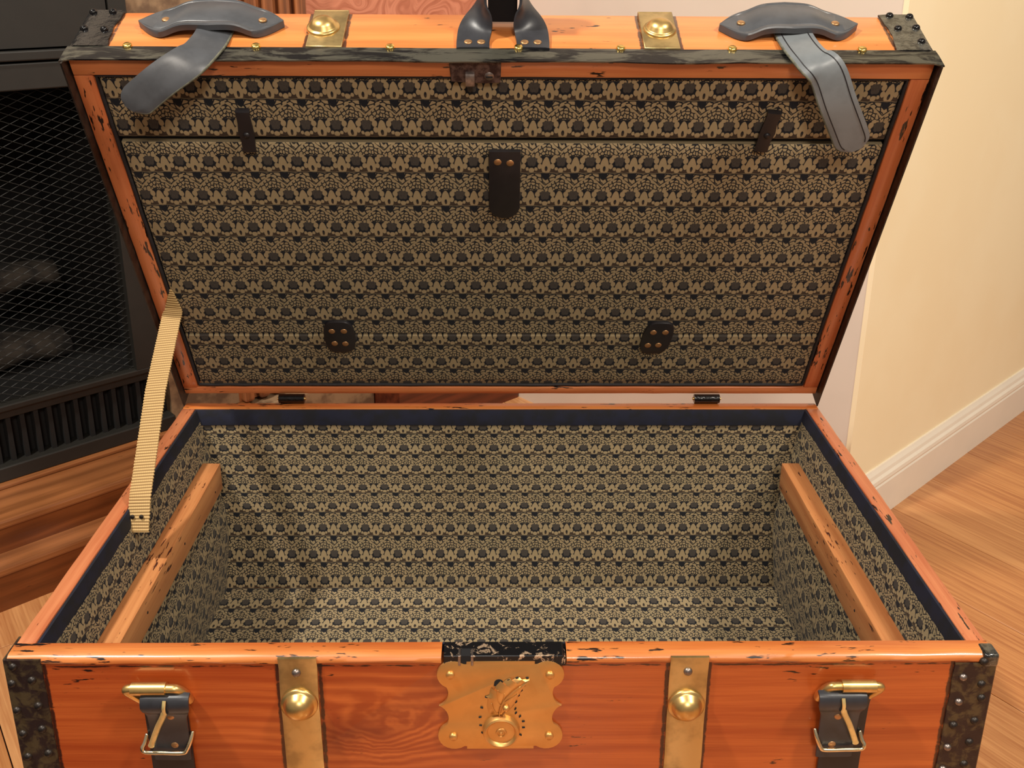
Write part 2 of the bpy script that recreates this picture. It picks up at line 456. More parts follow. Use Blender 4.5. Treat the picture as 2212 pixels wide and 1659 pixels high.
def sheet(pts_u, pts_v, fn, uvf, bm=None):
    b = bm or bmesh.new(); uvl = b.loops.layers.uv.verify()
    g = [[b.verts.new(fn(u, v)) for v in pts_v] for u in pts_u]
    for i in range(len(pts_u) - 1):
        for j in range(len(pts_v) - 1):
            f = b.faces.new((g[i][j], g[i + 1][j], g[i + 1][j + 1], g[i][j + 1]))
            for l, (a, c) in zip(f.loops, ((i, j), (i + 1, j), (i + 1, j + 1), (i, j + 1))): l[uvl].uv = uvf(pts_u[a], pts_v[c])
    return b
def lin(a, b, n): return [a + (b - a) * i / n for i in range(n + 1)]
def interp(x, K):
    K = sorted(K)
    if x <= K[0][0]: i = 0
    elif x >= K[-1][0]: i = len(K) - 2
    else: i = max(j for j in range(len(K) - 1) if K[j][0] <= x)
    (a, A), (b, B) = K[i], K[i + 1]
    return A + (B - A) * (x - a) / (b - a)
def dome_mesh(name, r, h, mat, ax='y', sgn=-1, n=16, flat=False):
    prof = [(0, h)] + [(r * math.sin(t), h * math.cos(t)) for t in [pi / 2 * k / 5 for k in range(1, 6)]] + [(r * 1.0, -.0012)]
    if flat: prof = [(0, h), (r * .75, h), (r * .95, h * .7), (r, 0), (r, -.0012)]
    b = lathe(prof, n, ax, sgn); me = bpy.data.meshes.new(name); bmesh.ops.recalc_face_normals(b, faces=b.faces[:]); b.to_mesh(me); b.free()
    me.materials.append(M[mat])
    for p in me.polygons: p.use_smooth = True
    return me

# ================================================================ THE SETTING
UD = Vector((0.7370725, 0.67581368, 0)); ND = Vector((0.67581368, -0.7370725, 0))
RU = math.atan2(UD.y, UD.x)
def room_frame(name, kind=None):
    """objects in the room frame: local x runs along the fireplace wall, local y away from the viewer (-n)"""
    o = bpy.data.objects.new(name, None); COL.objects.link(o); o.rotation_euler = (0, 0, RU)
    return o
def rloc(u, n, z): return UD * u + ND * n + Vector((0, 0, z))
def place_room(o): o.rotation_euler = (0, 0, RU)
def rb(name, u0, u1, n0, n1, z0, z1, mat, parent=None, kind=None, bev=0.0, label=None, cuts=0):
    o = new(name, box(u0, u1, -n1, -n0, z0, z1, bev=bev, cuts=cuts), mat, parent, None, kind=kind, label=label)
    if parent is None: place_room(o)
    return o
# floor with boards
fl = new('floor', box(-2.0, 2.6, -1.2, 3.0, -FLOOR - .05, -FLOOR - .006), 'void', kind='structure')
FA = math.radians(-55.0); fd = Vector((math.cos(FA), math.sin(FA), 0)); fn_ = Vector((-fd.y, fd.x, 0))
fw_ = .152
k = 0
off0 = .868
board_me = {}
for i in range(-9, 9):
    c = off0 + fw_ * (i + .5)
    s = -2.2 + random.random() * .6
    while s < 2.4:
        L = random.choice((.9, 1.2, 1.5))
        key = (L, random.randrange(3))
        if key not in board_me:
            b = box(0, L - .0012, -fw_ / 2 + .0007, fw_ / 2 - .0007, -.006, 0, bev=.0008, seg=1)
            me = bpy.data.meshes.new('plank'); b.to_mesh(me); b.free(); me.materials.append(FLOORM[key[1]]); board_me[key] = me
        mid = fd * (s + L / 2) + fn_ * c
        if -1.9 < mid.x < 2.5 and -1.1 < mid.y < 2.8:
            o = link('plank', board_me[key], fl, fd * s + fn_ * c + Vector((0, 0, -FLOOR))); o.rotation_euler = (0, 0, FA)
        s += L
ZT = 2.1
# wall with the corner, right of the lid
WU, WN = 0.885, -0.137
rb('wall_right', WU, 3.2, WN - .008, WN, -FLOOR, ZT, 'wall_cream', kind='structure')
# return of that wall, running back to the fireplace wall
def wall_return():
    pts = [(WU + .0005, -WN + .001), (.885, 1.02), (1.15, 1.02), (1.15, -WN + .1), (WU + .3, -WN + .001)]
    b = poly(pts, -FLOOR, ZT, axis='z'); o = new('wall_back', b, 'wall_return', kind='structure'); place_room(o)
wall_return()
# moulded baseboard
def baseboard():
    pr = [(0, 0), (-.014, 0), (-.014, .066), (-.0125, .069), (-.0135, .073), (-.0125, .079), (-.009, .083), (-.0075, .089), (-.0045, .094), (-.003, .097), (0, .097)]
    b = poly([(-p[0] * -1 - WN, p[1] - FLOOR) for p in pr], WU - .014, 3.2, axis='x')
    o = new('baseboard_right', b, 'white_trim', kind='structure'); place_room(o)
    b = poly([(0, 0), (-.014, 0), (-.014, .07), (-.008, .085), (-.003, .097), (0, .097)], 0, .88, axis='x')
baseboard()
# fireplace wall
FN = -1.01
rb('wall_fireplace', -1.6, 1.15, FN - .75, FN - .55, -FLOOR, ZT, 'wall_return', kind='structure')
def tag(o, label, cat, group=None):
    o['label'] = label; o['category'] = cat
    if group: o['group'] = group
    return o
def thing(name, loc, label, cat, rot=None, group=None):
    o = bpy.data.objects.new(name, None); COL.objects.link(o); o.location = loc
    if rot: o.rotation_euler = rot
    return tag(o, label, cat, group)

# ---- hearth (stepped wooden platform)
hl = rloc(-.3, -1.0, -FLOOR)
hearth = thing('hearth', hl, 'stepped brown wooden hearth running under the black fireplace', 'hearth', (0, 0, RU))
def rp(name, root, rl, u0, u1, n0, n1, z0, z1, mat, **k):
    """part in the frame of a room thing whose base is (ru, rn, rz)"""
    ru, rn, rz = rl
    return new(name, box(u0, u1, -n1, -n0, z0, z1, bev=k.pop('bev', 0), seg=k.pop('seg', 2)), mat, root, (-ru, rn, -rz), **k)
HR = (-.3, -1.0, -FLOOR)
UE = .30
rp('fascia_board', hearth, HR, -1.3, UE, -.97, -.868, -FLOOR, -.271, 'hearth_shaded')
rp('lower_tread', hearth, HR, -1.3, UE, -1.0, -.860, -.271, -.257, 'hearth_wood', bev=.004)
rp('riser_board', hearth, HR, -1.3, UE, -.99, -.902, -.257, -.217, 'hearth_shaded')
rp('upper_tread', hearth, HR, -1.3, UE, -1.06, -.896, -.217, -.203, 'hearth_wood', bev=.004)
rp('edge_moulding', hearth, HR, -1.3, UE, -1.03, -.990, -.203, -.196, 'hearth_wood', bev=.002)

# ---- fireplace insert
FR = (-.25, -1.01, -.196)
fp = thing('fireplace_insert', rloc(*FR), 'black metal fireplace insert with a diamond mesh screen, left of the trunk', 'fireplace', (0, 0, RU))
u0, u1 = -.95, .155
rp('base_bar', fp, FR, u0, u1, -1.30, -1.000, -.196, -.172, 'firebox', bev=.002)
rp('louver_back', fp, FR, u0, u1, -1.05, -1.035, -.172, -.080, 'firebox_in')
rp('louver_rail', fp, FR, u0, u1, -1.045, -1.012, -.098, -.084, 'firebox', bev=.001)
finb = box(-.0035, .0035, -.012, .012, 0, .078); fm = bpy.data.meshes.new('fin'); finb.to_mesh(fm); finb.free(); fm.materials.append(M['firebox_in'])
for i in range(46):
    u = -.80 + i * .0205
    link('fin', fm, fp, (u - FR[0], 1.027 + FR[1], -.173 - FR[2]))
rp('screen_rail', fp, FR, u0, u1, -1.03, -1.004, -.084, -.074, 'firebox', bev=.002)
rp('screen_frame_bar', fp, FR, u0, u1, -1.04, -1.004, .392, .430, 'firebox', bev=.002)
rp('hood_lip', fp, FR, u0, u1, -1.05, -1.000, .433, .447, 'firebox', bev=.002)
rp('hood_panel', fp, FR, u0, .125, -1.06, -1.012, .450, .90, 'firebox')
rp('side_panel', fp, FR, .128, u1, -1.06, -1.010, .450, .90, 'firebox')
rp('side_frame', fp, FR, .10, u1, -1.04, -1.004, -.074, .392, 'firebox')
rp('chamber_back', fp, FR, u0, u1, -1.50, -1.48, -.196, .45, 'firebox_in')
rp('chamber_side', fp, FR, u1 - .02, u1, -1.50, -1.04, -.196, .45, 'firebox_in')
rp('chamber_side', fp, FR, u0, u0 + .02, -1.50, -1.04, -.196, .45, 'firebox_in')
rp('chamber_floor', fp, FR, u0, u1, -1.50, -1.04, -.10, -.084, 'firebox_in')
rp('chamber_roof', fp, FR, u0, u1, -1.50, -1.04, .43, .45, 'firebox_in')
def mesh_screen():
    b = bmesh.new(); a, h = .0290, .0128; z0, z1 = -.074, .392; uu0, uu1 = -.62, .10; y = 1.018
    sl = h / a; wd = .00055; H = z1 - z0; run = H / sl
    s = uu0 - run
    while s < uu1:
        for sg in (1, -1):
            # line starting at (s, z0) rising with slope sl
            xa, xb = max(s, uu0), min(s + run, uu1)
            if xb > xa:
                za, zb = z0 + (xa - s) * sl, z0 + (xb - s) * sl
                if sg < 0: za, zb = z1 - (xa - s) * sl, z1 - (xb - s) * sl
                yy = y + (.0005 * sg)
                vs = [b.verts.new(p) for p in ((xa, yy, za - wd), (xb, yy, zb - wd), (xb, yy - .001, zb), (xa, yy - .001, za), (xb, yy, zb + wd), (xa, yy, za + wd))]
                b.faces.new((vs[0], vs[1], vs[2], vs[3])); b.faces.new((vs[3], vs[2], vs[4], vs[5])); b.faces.new((vs[0], vs[5], vs[4], vs[1]))
        s += a
    return new('mesh_screen', b, 'wire', fp, (-FR[0], FR[1], -FR[2]), kind='stuff')
mesh_screen()
def log(u_, y_, z_, L, r, ang, tilt):
    pts = [Vector((L * (t - .5), 0, .012 * math.sin(t * 5))) for t in lin(0, 1, 16)]
    b = tube(pts, [r * (.85 + .2 * noise.noise(Vector((t * 5, u_, 0)))) for t in lin(0, 1, 16)], 14)
    for v in b.verts: v.co += noise.noise_vector(v.co * 35) * .008 + noise.noise_vector(v.co * 12 + Vector((u_, 0, 0))) * .012
    o = new('log', b, 'log', None, smooth=True)
    o.location = UD * u_ - ND * y_ + Vector((0, 0, z_)); o.rotation_euler = (0, tilt, RU + ang)
    return o
tag(log(-.20, 1.17, -.040, .50, .038, .05, .02), 'lower grey ceramic log lying at the front of the fireplace chamber', 'log', 'gas logs')
tag(log(-.14, 1.29, .050, .44, .034, -.12, -.03), 'upper grey ceramic log resting across the others behind the screen', 'log', 'gas logs')
tag(log(-.30, 1.38, -.030, .46, .036, .10, .03), 'rearmost grey ceramic log at the back of the fireplace chamber', 'log', 'gas logs')

# ---- mantel surround: stone strip, fluted pilaster, veneer wing
MR = (.5, -1.06, -FLOOR)
ms = thing('fireplace_surround', rloc(*MR), 'wooden fireplace surround with fluted column and pinkish burl panel behind the trunk lid', 'mantel', (0, 0, RU))
rp('stone_slip', ms, MR, .158, .285, -1.10, -1.02, -.1955, 1.0, 'stone')
rp('pilaster_core', ms, MR, .285, .475, -1.10, -1.02, -.1955, 1.0, 'mantel_wood')
for i in range(6):
    c = .300 + i * .0315
    rp('flute', ms, MR, c - .011, c + .011, -1.03, -1.004, -.1955, 1.0, 'mantel_wood', bev=.007, seg=3)
rp('plinth', ms, MR, .302, .56, -1.10, -.985, -FLOOR, -.20, 'stone', bev=.004)
rp('veneer_panel', ms, MR, .475, .882, -1.10, -1.03, -.12, 1.0, 'veneer')
rp('lower_panel', ms, MR, .562, .882, -1.10, -.905, -FLOOR, -.12, 'dark_wood')

# ================================================================ THE TRUNK
TL = Vector((0, D / 2, -FLOOR))
trunk = thing('steamer_trunk', TL, 'open orange pine steamer trunk with brass and black iron fittings and scallop patterned lining', 'trunk')
def tp(name, bm, mat, **k): return new(name, bm, mat, trunk, -TL, **k)
TB = .01707
# front board with lock notch
nl_, nr_ = -.0545, .0545
fb = [(-HX, -.325), (HX, -.325), (HX, 0), (nr_, 0), (nr_, -.0095), (nl_, -.0095), (nl_, 0), (-HX, 0)]
b = poly(fb, TB, 0, axis='y')
b.normal_update()
es = [e for e in b.edges if all(abs(v.co.z) < 1e-6 and abs(v.co.y) < 1e-6 for v in e.verts)]
es += [e for e in b.edges if abs(e.verts[0].co.z) < 1e-6 and abs(e.verts[1].co.z) < 1e-6 and abs(e.verts[0].co.y - e.verts[1].co.y) > .001 and abs(abs(e.verts[0].co.x) - HX) > .1]
bmesh.ops.bevel(b, geom=es[:2], offset=.007, segments=4, affect='EDGES', profile=.5)
front = tp('front_board', b, 'wood_front', smooth='auto')
# the rounded top moulding of the front (lighter wood)
def front_cap(x0, x1):
    prof = [(.0005, -.0085), (-.0012, -.0068), (-.0014, -.0045), (-.0002, -.0022), (.003, -.0004), (.008, .0006), (.0172, .0006), (.0172, -.012), (.004, -.012)]
    n = 60; b = bmesh.new(); rows = []
    for i in range(n + 1):
        x = x0 + (x1 - x0) * i / n; row = []
        for j, (y, z) in enumerate(prof):
            q = noise.noise(Vector((x * 26, j * .7, 1))) * .0009 if j < 6 else 0
            zz = z + q + (noise.noise(Vector((x * 60, 3, 2))) * .0012 if j == 0 else 0)
            row.append(b.verts.new((x, y + q * .5, zz)))
        rows.append(row)
    for A, B in zip(rows, rows[1:]):
        for j in range(len(prof)): b.faces.new((A[j], A[(j + 1) % len(prof)], B[(j + 1) % len(prof)], B[j]))
    b.faces.new(rows[0]); b.faces.new(rows[-1][::-1])
    return b
for a, c in ((-HX, nl_), (nr_, HX)): tp('rim_moulding', front_cap(a, c), 'wood_x', smooth='auto')
tp('back_board', box(-HX, HX, D - TB, D, -.325, 0, bev=.0015, cuts=40, jit=.0004), 'wood_x', smooth='auto')
for s in (-1, 1):
    tp('side_board', box(s * (HX - TB) if s > 0 else -HX, HX if s > 0 else -HX + TB, TB + .0004, D - TB - .0004, -.325, -.0003, bev=.0015, cuts=30, jit=.0005), 'wood_y', smooth='auto')
tp('bottom_board', box(-HX + .002, HX - .002, .003, D - .003, -FLOOR + .0005, -.3255), 'wood_x')

# lining
ZV = [(-.0567 + .031 * 2, 2.32), (-.0567, .32), (-.088, -.68), (-.1175, -1.68), (-.146, -2.68), (-.1809, -3.68), (-.2239, -4.68), (-.2678, -5.68), (-.281, -5.98)]
YV = [(.4995, -5.98), (.4658, -6.68), (.4204, -7.68), (.3786, -8.68), (.0, -17.6)]
ZF = -.281; XT, XB = .4095, .392; YB = .4990
def uin(x, z): return (x + .0724) / interp(z, [(0, .0313), (-.15, .0297), (-.28, .0302)])
def lining():
    b = bmesh.new()
    zs = lin(-.0175, ZF, 24)
    def xw(z, y=0): 
        t = min(1, max(0, -z / .16)); return XT + (XB - .008 - XT) * t + (.010 * max(0, (-z - .2) / .08))
    sheet(lin(-1, 1, 40), zs, lambda u, z: (u * xw(z), YB + .0012 * noise.noise(Vector((u * 5, z * 20, 0))), z), lambda u, z: (uin(u * xw(z), z), interp(z, ZV)), b)
    for s in (-1, 1):
        sheet(lin(YB, .020, 30), zs, lambda y, z: (s * (xw(z) + .0012 * noise.noise(Vector((y * 14, z * 16, s)))), y, z), lambda y, z: (-s * y / .031 + .3, interp(z, ZV) + .22), b)
    sheet(lin(-1, 1, 40), lin(YB, .019, 20), lambda u, y: (u * xw(ZF), y, ZF + .001 * noise.noise(Vector((u * 4, y * 9, 3)))), lambda u, y: (uin(u * xw(ZF), -.28), interp(y, YV)), b)
    sheet(lin(-1, 1, 10), zs, lambda u, z: (u * xw(z), .0195, z), lambda u, z: (u * 13.0, interp(z, ZV)), b)
    return b
tp('fabric_lining', lining(), 'fabric', smooth='auto')
# navy velvet band under the rim
VB = .0225
def vband(p0, p1, h0, h1, inward):
    p0, p1, inward = Vector(p0), Vector(p1), Vector(inward); b = bmesh.new(); rows = []
    for i in range(41):
        t = i / 40; p = p0.lerp(p1, t); h = h0 + (h1 - h0) * t + .0009 * noise.noise(Vector((t * 12, p0.x, 2)))
        r = []
        for z, o in ((-.0015, 0), (-.0017, .0024), (-h * .5, .0058), (-h, .0056), (-h - .0008, .001)): r.append(b.verts.new(p + inward * o + Vector((0, 0, z))))
        rows.append(r)
    for A, B in zip(rows, rows[1:]):
        for j in range(4): b.faces.new((A[j], A[j + 1], B[j + 1], B[j]))
        b.faces.new((A[4], A[0], B[0], B[4]))
    b.faces.new(rows[0]); b.faces.new(rows[-1][::-1])
    return b
yb = D - TB - .0005; xb_ = HX - TB - .0002
tp('velvet_band', vband((-xb_, yb, 0), (xb_, yb, 0), VB, VB, (0, -1, 0)), 'velvet', smooth='auto')
tp('velvet_band', vband((-xb_, yb, 0), (-xb_, .0175, 0), .021, .034, (1, 0, 0)), 'velvet', smooth='auto')
tp('velvet_band', vband((xb_, yb, 0), (xb_, .0175, 0), .021, .034, (-1, 0, 0)), 'velvet', smooth='auto')
tp('velvet_band', vband((-xb_, .0175, 0), (xb_, .0175, 0), .02, .02, (0, 1, 0)), 'velvet', smooth='auto')
# cleats
for s in (-1, 1):
    b = box(s * .3745, s * .3985, .030, .464, -.100, -.062, bev=.0016, cuts=12, jit=.0005)
    c = tp('cleat', b, 'cleat', smooth='auto', label='bare pine cleat on the %s inner wall' % ('left' if s < 0 else 'right'))
    hm = dome_mesh('nail_hole', .0016, .0004, 'void', 'x', -s, 8)
    for y in (.17, .30, .43): link('nail_hole', hm, c, (s * .3743, y, -.082 - .006 * math.sin(y * 20)))

# iron corner bands on the front
DOME_N = dome_mesh('nail', .0038, .0030, 'iron'); DOME_S = dome_mesh('nail', .0036, .0028, 'steel')
NL = [(-.4243, -.0083), (-.4279, -.0258), (-.4101, -.0225), (-.4280, -.0547), (-.4086, -.0498), (-.4266, -.0801), (-.4091, -.0751), (-.4260, -.1055), (-.4073, -.1020)] + [(-.4265 if k % 2 else -.408, -.128 - .0125 * k) for k in range(14)]
NR = [(.4047, -.0232), (.4205, -.0064), (.4219, -.0302), (.4047, -.0498), (.4243, -.0453), (.4040, -.0754), (.4221, -.0703), (.4023, -.1004), (.4212, -.0943), (.4018, -.1254), (.4201, -.1191)] + [(.4215 if k % 2 else .403, -.147 - .0125 * k) for k in range(13)]
for s, NN in ((-1, NL), (1, NR)):
    xi = .4005 if s < 0 else .396
    n = 40; b = bmesh.new(); rows = []
    for i in range(n + 1):
        z = -.002 - (.318) * i / n if s < 0 else -.009 - .311 * i / n
        w1 = .0008 * noise.noise(Vector((z * 60, s, 0)))
        pr = [(xi + w1 * 2, .0002), (xi + w1 * 2, -.0016), (xi + .012, -.0026), (.4315, -.0026), (.4330, -.0012), (.4330, .030), (.4312, .030), (.4306, .0002)]
        rows.append([b.verts.new((s * x, y, z)) for x, y in pr])
    for A, B in zip(rows, rows[1:]):
        for j in range(8): b.faces.new((A[j], A[(j + 1) % 8], B[(j + 1) % 8], B[j]))
    b.faces.new(rows[0]); b.faces.new(rows[-1][::-1])
    cb = tp('corner_band', b, 'corner', smooth='auto')
    for i, (x, z) in enumerate(NN): link('nail', DOME_S if (s > 0 and i in (0, 3, 7, 9)) else DOME_N, cb, (x, -.0024, z))
    if s > 0: new('corner_cap', box(.4200, .4336, -.0034, .014, -.0125, .0014, bev=.0028, seg=3), 'cap_grey', cb, smooth='auto')

# brass straps on the front, domes and nails
def brass_dome(R, H):
    return lathe([(0, H), (R * .28, H * .97), (R * .52, H * .84), (R * .70, H * .60), (R * .80, H * .30), (R * .86, H * .22), (R * .97, H * .20), (R, H * .10), (R, -.001)], 40)
for xa, xc in ((-.1962, -.1628), (.1450, .1786)):
    n = 30; b = bmesh.new(); rows = []
    for i in range(n + 1):
        z = -.0006 - .322 * i / n; q = .0007 * noise.noise(Vector((z * 45, xa * 9, 0))); sh = .0012 * i / n if xa < 0 else .0012 * i / n
        rows.append([b.verts.new((x + sh, y, z)) for x, y in ((xa + q, -.0006), (xa + q, -.0026), (xa + .003, -.0034), (xc - .003, -.0034), (xc + q, -.0026), (xc + q, -.0006))])
    for A, B in zip(rows, rows[1:]):
        for j in range(6): b.faces.new((A[j], A[(j + 1) % 6], B[(j + 1) % 6], B[j]))
    b.faces.new(rows[0]); b.faces.new(rows[-1][::-1])
    st = tp('brass_strap', b, 'brass_strap', smooth='auto')
    cx = (xa + xc) / 2
    d = new('dome_knob', brass_dome(.0165, .0135), 'brass', st, (cx - .0004, -.0034, -.048 if xa < 0 else -.0505), smooth=True)
    link('nail', dome_mesh('nail', .0040, .0030, 'steel'), st, (cx - .001, -.0034, -.0150))

# lock
tp('lock_case', poly([(nl_ + .002, -.0090), (nr_ - .001, -.0090), (nr_ - .001, -.0012), (nr_ - .004, .0016), (nl_ + .002, .0016)], .016, -.0028, .0006, 1), 'lock', smooth='auto', label='chipped black lock case set into the rim')
lc = bpy.context.scene.objects['lock_case']
new('bolt_slot', box(-.0375, -.0290, -.0029, .007, -.0066, .0020, bev=.0004, seg=1), 'void', lc)
new('slot_plate', box(-.0400, -.0376, -.0033, .007, -.0086, .0018, bev=.0004, seg=1), 'steel', lc)
new('slot_plate', box(-.0289, -.0265, -.0033, .007, -.0086, .0018, bev=.0004, seg=1), 'steel', lc)
def plate_outline():
    # quarter described clockwise in plate units, mirrored
    q = []
    hw, hh = .0552, .0478
    # start middle of top edge going right
    q.append((.0, hh)); q.append((.0300, hh)); q.append((.0300, hh - .0030))
    c = (.0410, hh - .0148); r = .0148           # ear
    for k in range(13):
        a = math.radians(128 - k * 16); q.append((c[0] + r * math.cos(a), c[1] + r * math.sin(a)))
    # concave scoop to the pointed waist
    p0 = Vector((q[-1][0], q[-1][1])); p3 = Vector((hw - .0008, 0.0))
    p1 = Vector((.0445, hh - .034)); p2 = Vector((.0462, .004))
    for k in range(1, 9):
        t = k / 8; p = p0 * (1 - t) ** 3 + p1 * 3 * t * (1 - t) ** 2 + p2 * 3 * t * t * (1 - t) + p3 * t ** 3; q.append((p.x, p.y))
    right = q + [(x, -y) for x, y in q[::-1][1:]]
    full = right + [(-x, y) for x, y in right[::-1][1:-1]]
    return full
pcx, pcz = -.0030, -.0516
b = poly([(pcx + x, pcz + z) for x, z in plate_outline()], -.0004, -.0030, .0006, 2)
plate = tp('lock_plate', b, 'brass_plate', smooth='auto', label='brass escutcheon plate with scalloped ears')
rv = dome_mesh('rivet', .0040, .0028, 'brass_plate', n=10, flat=True)
for x, z in ((-.0468, -.0177), (.0402, -.0181), (-.0449, -.0848), (.0407, -.0843)): link('rivet', rv, plate, (x, -.0030, z))
new('keyhole', poly([(-.0045 + .0040 * math.cos(a), -.0268 + .0038 * math.sin(a)) for a in [pi * k / 8 for k in range(9)]] + [(-.0090, -.030), (-.0010, -.030)], -.0028, -.0034), 'void', plate)
def pc(cx, cy): return Vector((-.06395 + cx * 6.081e-5, .02085 - cy * 7.609e-5))
def leaf():
    L = [(985, 1045), (900, 1060), (835, 1055), (806, 960), (822, 850), (785, 812), (838, 792), (850, 735), (868, 692), (905, 728), (945, 655), (1002, 598), (1022, 630), (1075, 580), (1136, 554), (1148, 590), (1205, 562), (1280, 546), (1277, 584), (1340, 570), (1418, 556), (1398, 605), (1345, 668), (1306, 735), (1266, 810), (1228, 892), (1180, 965), (1110, 1030), (1040, 1058)]
    MR_ = smooth_path([Vector((a, c, 0)) for a, c in ((985, 1040), (1008, 930), (1068, 832), (1180, 722), (1300, 632), (1412, 560))], 10)
    b = bmesh.new(); P = []; Q = []; Q2 = []; K = []
    for i, (x, y) in enumerate(L):
        m = min(MR_, key=lambda q: (q.x - x) ** 2 * .6 + (q.y - y + 60) ** 2)
        if i == 0: m = MR_[0]
        p = pc(x, y); q = pc(m.x, m.y)
        P.append(b.verts.new((p.x, -.0034, p.y))); Q.append(b.verts.new((p.x * .72 + q.x * .28, -.0056, p.y * .72 + q.y * .28)))
        Q2.append(b.verts.new((p.x * .3 + q.x * .7, -.0062, p.y * .3 + q.y * .7))); K.append(b.verts.new((q.x, -.0054, q.y)))
    n = len(L)
    for i in range(n):
        j = (i + 1) % n
        for A, B in ((P, Q), (Q, Q2), (Q2, K)):
            b.faces.new((A[i], A[j], B[j], B[i]))
    return b
new('leaf_ornament', leaf(), 'brass_plate', plate, smooth='auto')
ser = bmesh.new()
for cx_, cy_, an in ((797, 822, -20), (730, 972, -15), (706, 1108, 10), (714, 1226, -10), (740, 1336, -35), (1345, 662, 40), (1305, 732, 40), (1265, 802, 40), (1230, 892, 50), (1220, 990, 60), (1228, 1050, 50), (1288, 1100, 50), (1338, 1172, 10), (1342, 1260, 5), (1298, 1366, -30), (1385, 552, 5), (1240, 552, 15), (1120, 575, 20)):
    c = pc(cx_, cy_); bb = box(-.0013, .0013, -.0012, .0006, -.00055, .00055, bev=.0003, seg=1)
    Rr = Matrix.Rotation(-math.radians(an), 4, 'Y')
    for v in bb.verts: v.co = Rr @ v.co + Vector((c.x, -.0030, c.y))
    join(ser, bb)
new('pierced_notches', ser, 'void', plate)
new('boss_disc', lathe([(0, .0062), (.0012, .0061), (.0015, .0050), (.0032, .0046), (.0036, .0054), (.0046, .0052), (.0050, .0040), (.0118, .0034), (.0128, .0052), (.0142, .0060), (.0156, .0052), (.0164, .0030), (.0168, -.0006)], 44), 'brass_plate', plate, (-.0022, -.0030, -.0775), smooth='auto')
new('berry', lathe([(0, .0058)] + [(.0032 * math.sin(t), .0026 + .0032 * math.cos(t)) for t in [pi / 8 * k for k in range(1, 7)]], 16), 'brass_plate', plate, (.0020, -.0040, -.0506), smooth=True)
stm = bmesh.new()
def vein(pts, r, h=.0066):
    P_ = [pc(*p) for p in pts]; tube(smooth_path([Vector((p.x, -h, p.y)) for p in P_], 5), r, 6, bm=stm)
vein(((985, 1050), (1008, 930), (1068, 832), (1180, 722), (1290, 640)), .0006)
vein(((1005, 915), (965, 850), (952, 760), (965, 690)), .0004, .0064); vein(((945, 1030), (900, 960), (872, 880)), .0004, .0062); vein(((1020, 905), (1050, 820), (1060, 740)), .0004, .0064); vein(((1040, 880), (1150, 810), (1260, 745)), .0004, .0062)
vein(((1040, 1060), (1075, 1010), (1095, 960)), .0008, .0060)
new('stem', stm, 'brass_plate', plate, smooth=True)

# buckles
def buckle(cx, s, sx):
    V = lambda dx, y, z: Vector((cx + s * dx, y, z))
    o_ = tp('buckle', tube(smooth_path([V(-.0170, -.002, -.0460), V(-.0225, -.0075, -.0350), V(-.0272, -.0112, -.0268), V(-.0245, -.0125, -.0236), V(-.0100, -.0125, -.0236), V(.0100, -.0125, -.0236), V(.0165, -.0118, -.0250), V(.0215, -.0080, -.0330), V(.0225, -.002, -.0450)], 7), .0040, 14), 'brass', smooth=True, label='brass loop buckle holding a folded black strap, %s' % ('left' if s > 0 else 'right'))
    new('roller', tube([V(-.0222, -.0125, -.0236), V(.0074, -.0125, -.0236)], .0056, 22), 'brass', o_, smooth='auto')
    X1 = Vector((1, 0, 0))
    def strap(pts, wds, th, mat, name):
        path = smooth_path(pts, 6); n = len(path)
        tg = [(path[min(i + 1, n - 1)] - path[max(i - 1, 0)]).normalized() for i in range(n)]
        nm = [X1.cross(t).normalized() for t in tg]
        W = [interp(-p.z, wds) for p in path]
        return new(name, ribbon(path, [(X1 - t * X1.dot(t)).normalized() for t in tg], nm, W, th, 8), mat, o_, smooth='auto')
    strap([Vector((cx + sx, y, z)) for y, z in ((-.0030, -.315), (-.0034, -.20), (-.0040, -.12), (-.0044, -.095), (-.0050, -.070), (-.0062, -.050), (-.0090, -.036))], [(0, .0186), (.3, .0186)], .0032, 'leather_dark', 'leather_strap')
    f = strap([V(.0040, -.0078, -.1040), V(.0042, -.0086, -.0860), V(.0046, -.0105, -.0630), V(.0056, -.0140, -.0490), V(.0062, -.0176, -.0425), V(.0064, -.0186, -.0365), V(.0064, -.0168, -.0310), V(.0064, -.0120, -.0290)], [(.02, .0208), (.040, .0208), (.052, .0168), (.104, .0160)], .0034, 'leather', 'folded_leather')
    new('leather_slot', box(*sorted((cx + s * .0050, cx + s * .0094)), -.0206, -.0182, -.0440, -.0310, bev=.0006, seg=1), 'void', f)
    P = smooth_path([V(-.0166, -.0070, -.0765), V(-.0185, -.0105, -.0835), V(-.0202, -.0128, -.0872), V(-.0176, -.0134, -.0912), V(-.0010, -.0134, -.0920), V(.0150, -.0134, -.0922), V(.0186, -.0128, -.0894), V(.0222, -.0105, -.0810), V(.0233, -.0065, -.0745)], 6)
    new('wire_frame', tube(P, .0019, 10), 'nickel', o_, smooth=True, label='bright bent wire frame')
    pr = smooth_path([V(.0074, -.0205, -.0300), V(.0068, -.0222, -.0360), V(.0052, -.0205, -.0450), V(-.0020, -.0178, -.0600), V(-.0095, -.0150, -.0780), V(-.0118, -.0146, -.0845)], 5)
    m = len(pr); new('prong', tube(pr, [.0016 if i < 9 else (.0026 if i < m - 3 else .0028) for i in range(m - 1)] + [.0020], 8, flat=.6), 'prong_brass', o_, smooth='auto')
    cr = dome_mesh('rivet', .0036, .0014, 'copper', n=14)
    link('rivet', cr, o_, V(.0088, -.0142, -.0515) if s > 0 else V(.0072, -.0142, -.0545)); link('rivet', cr, o_, V(.0076, -.0098, -.0864 if s > 0 else -.0890))
buckle(-.2985, 1, .0020); buckle(.3010, -1, .0030)

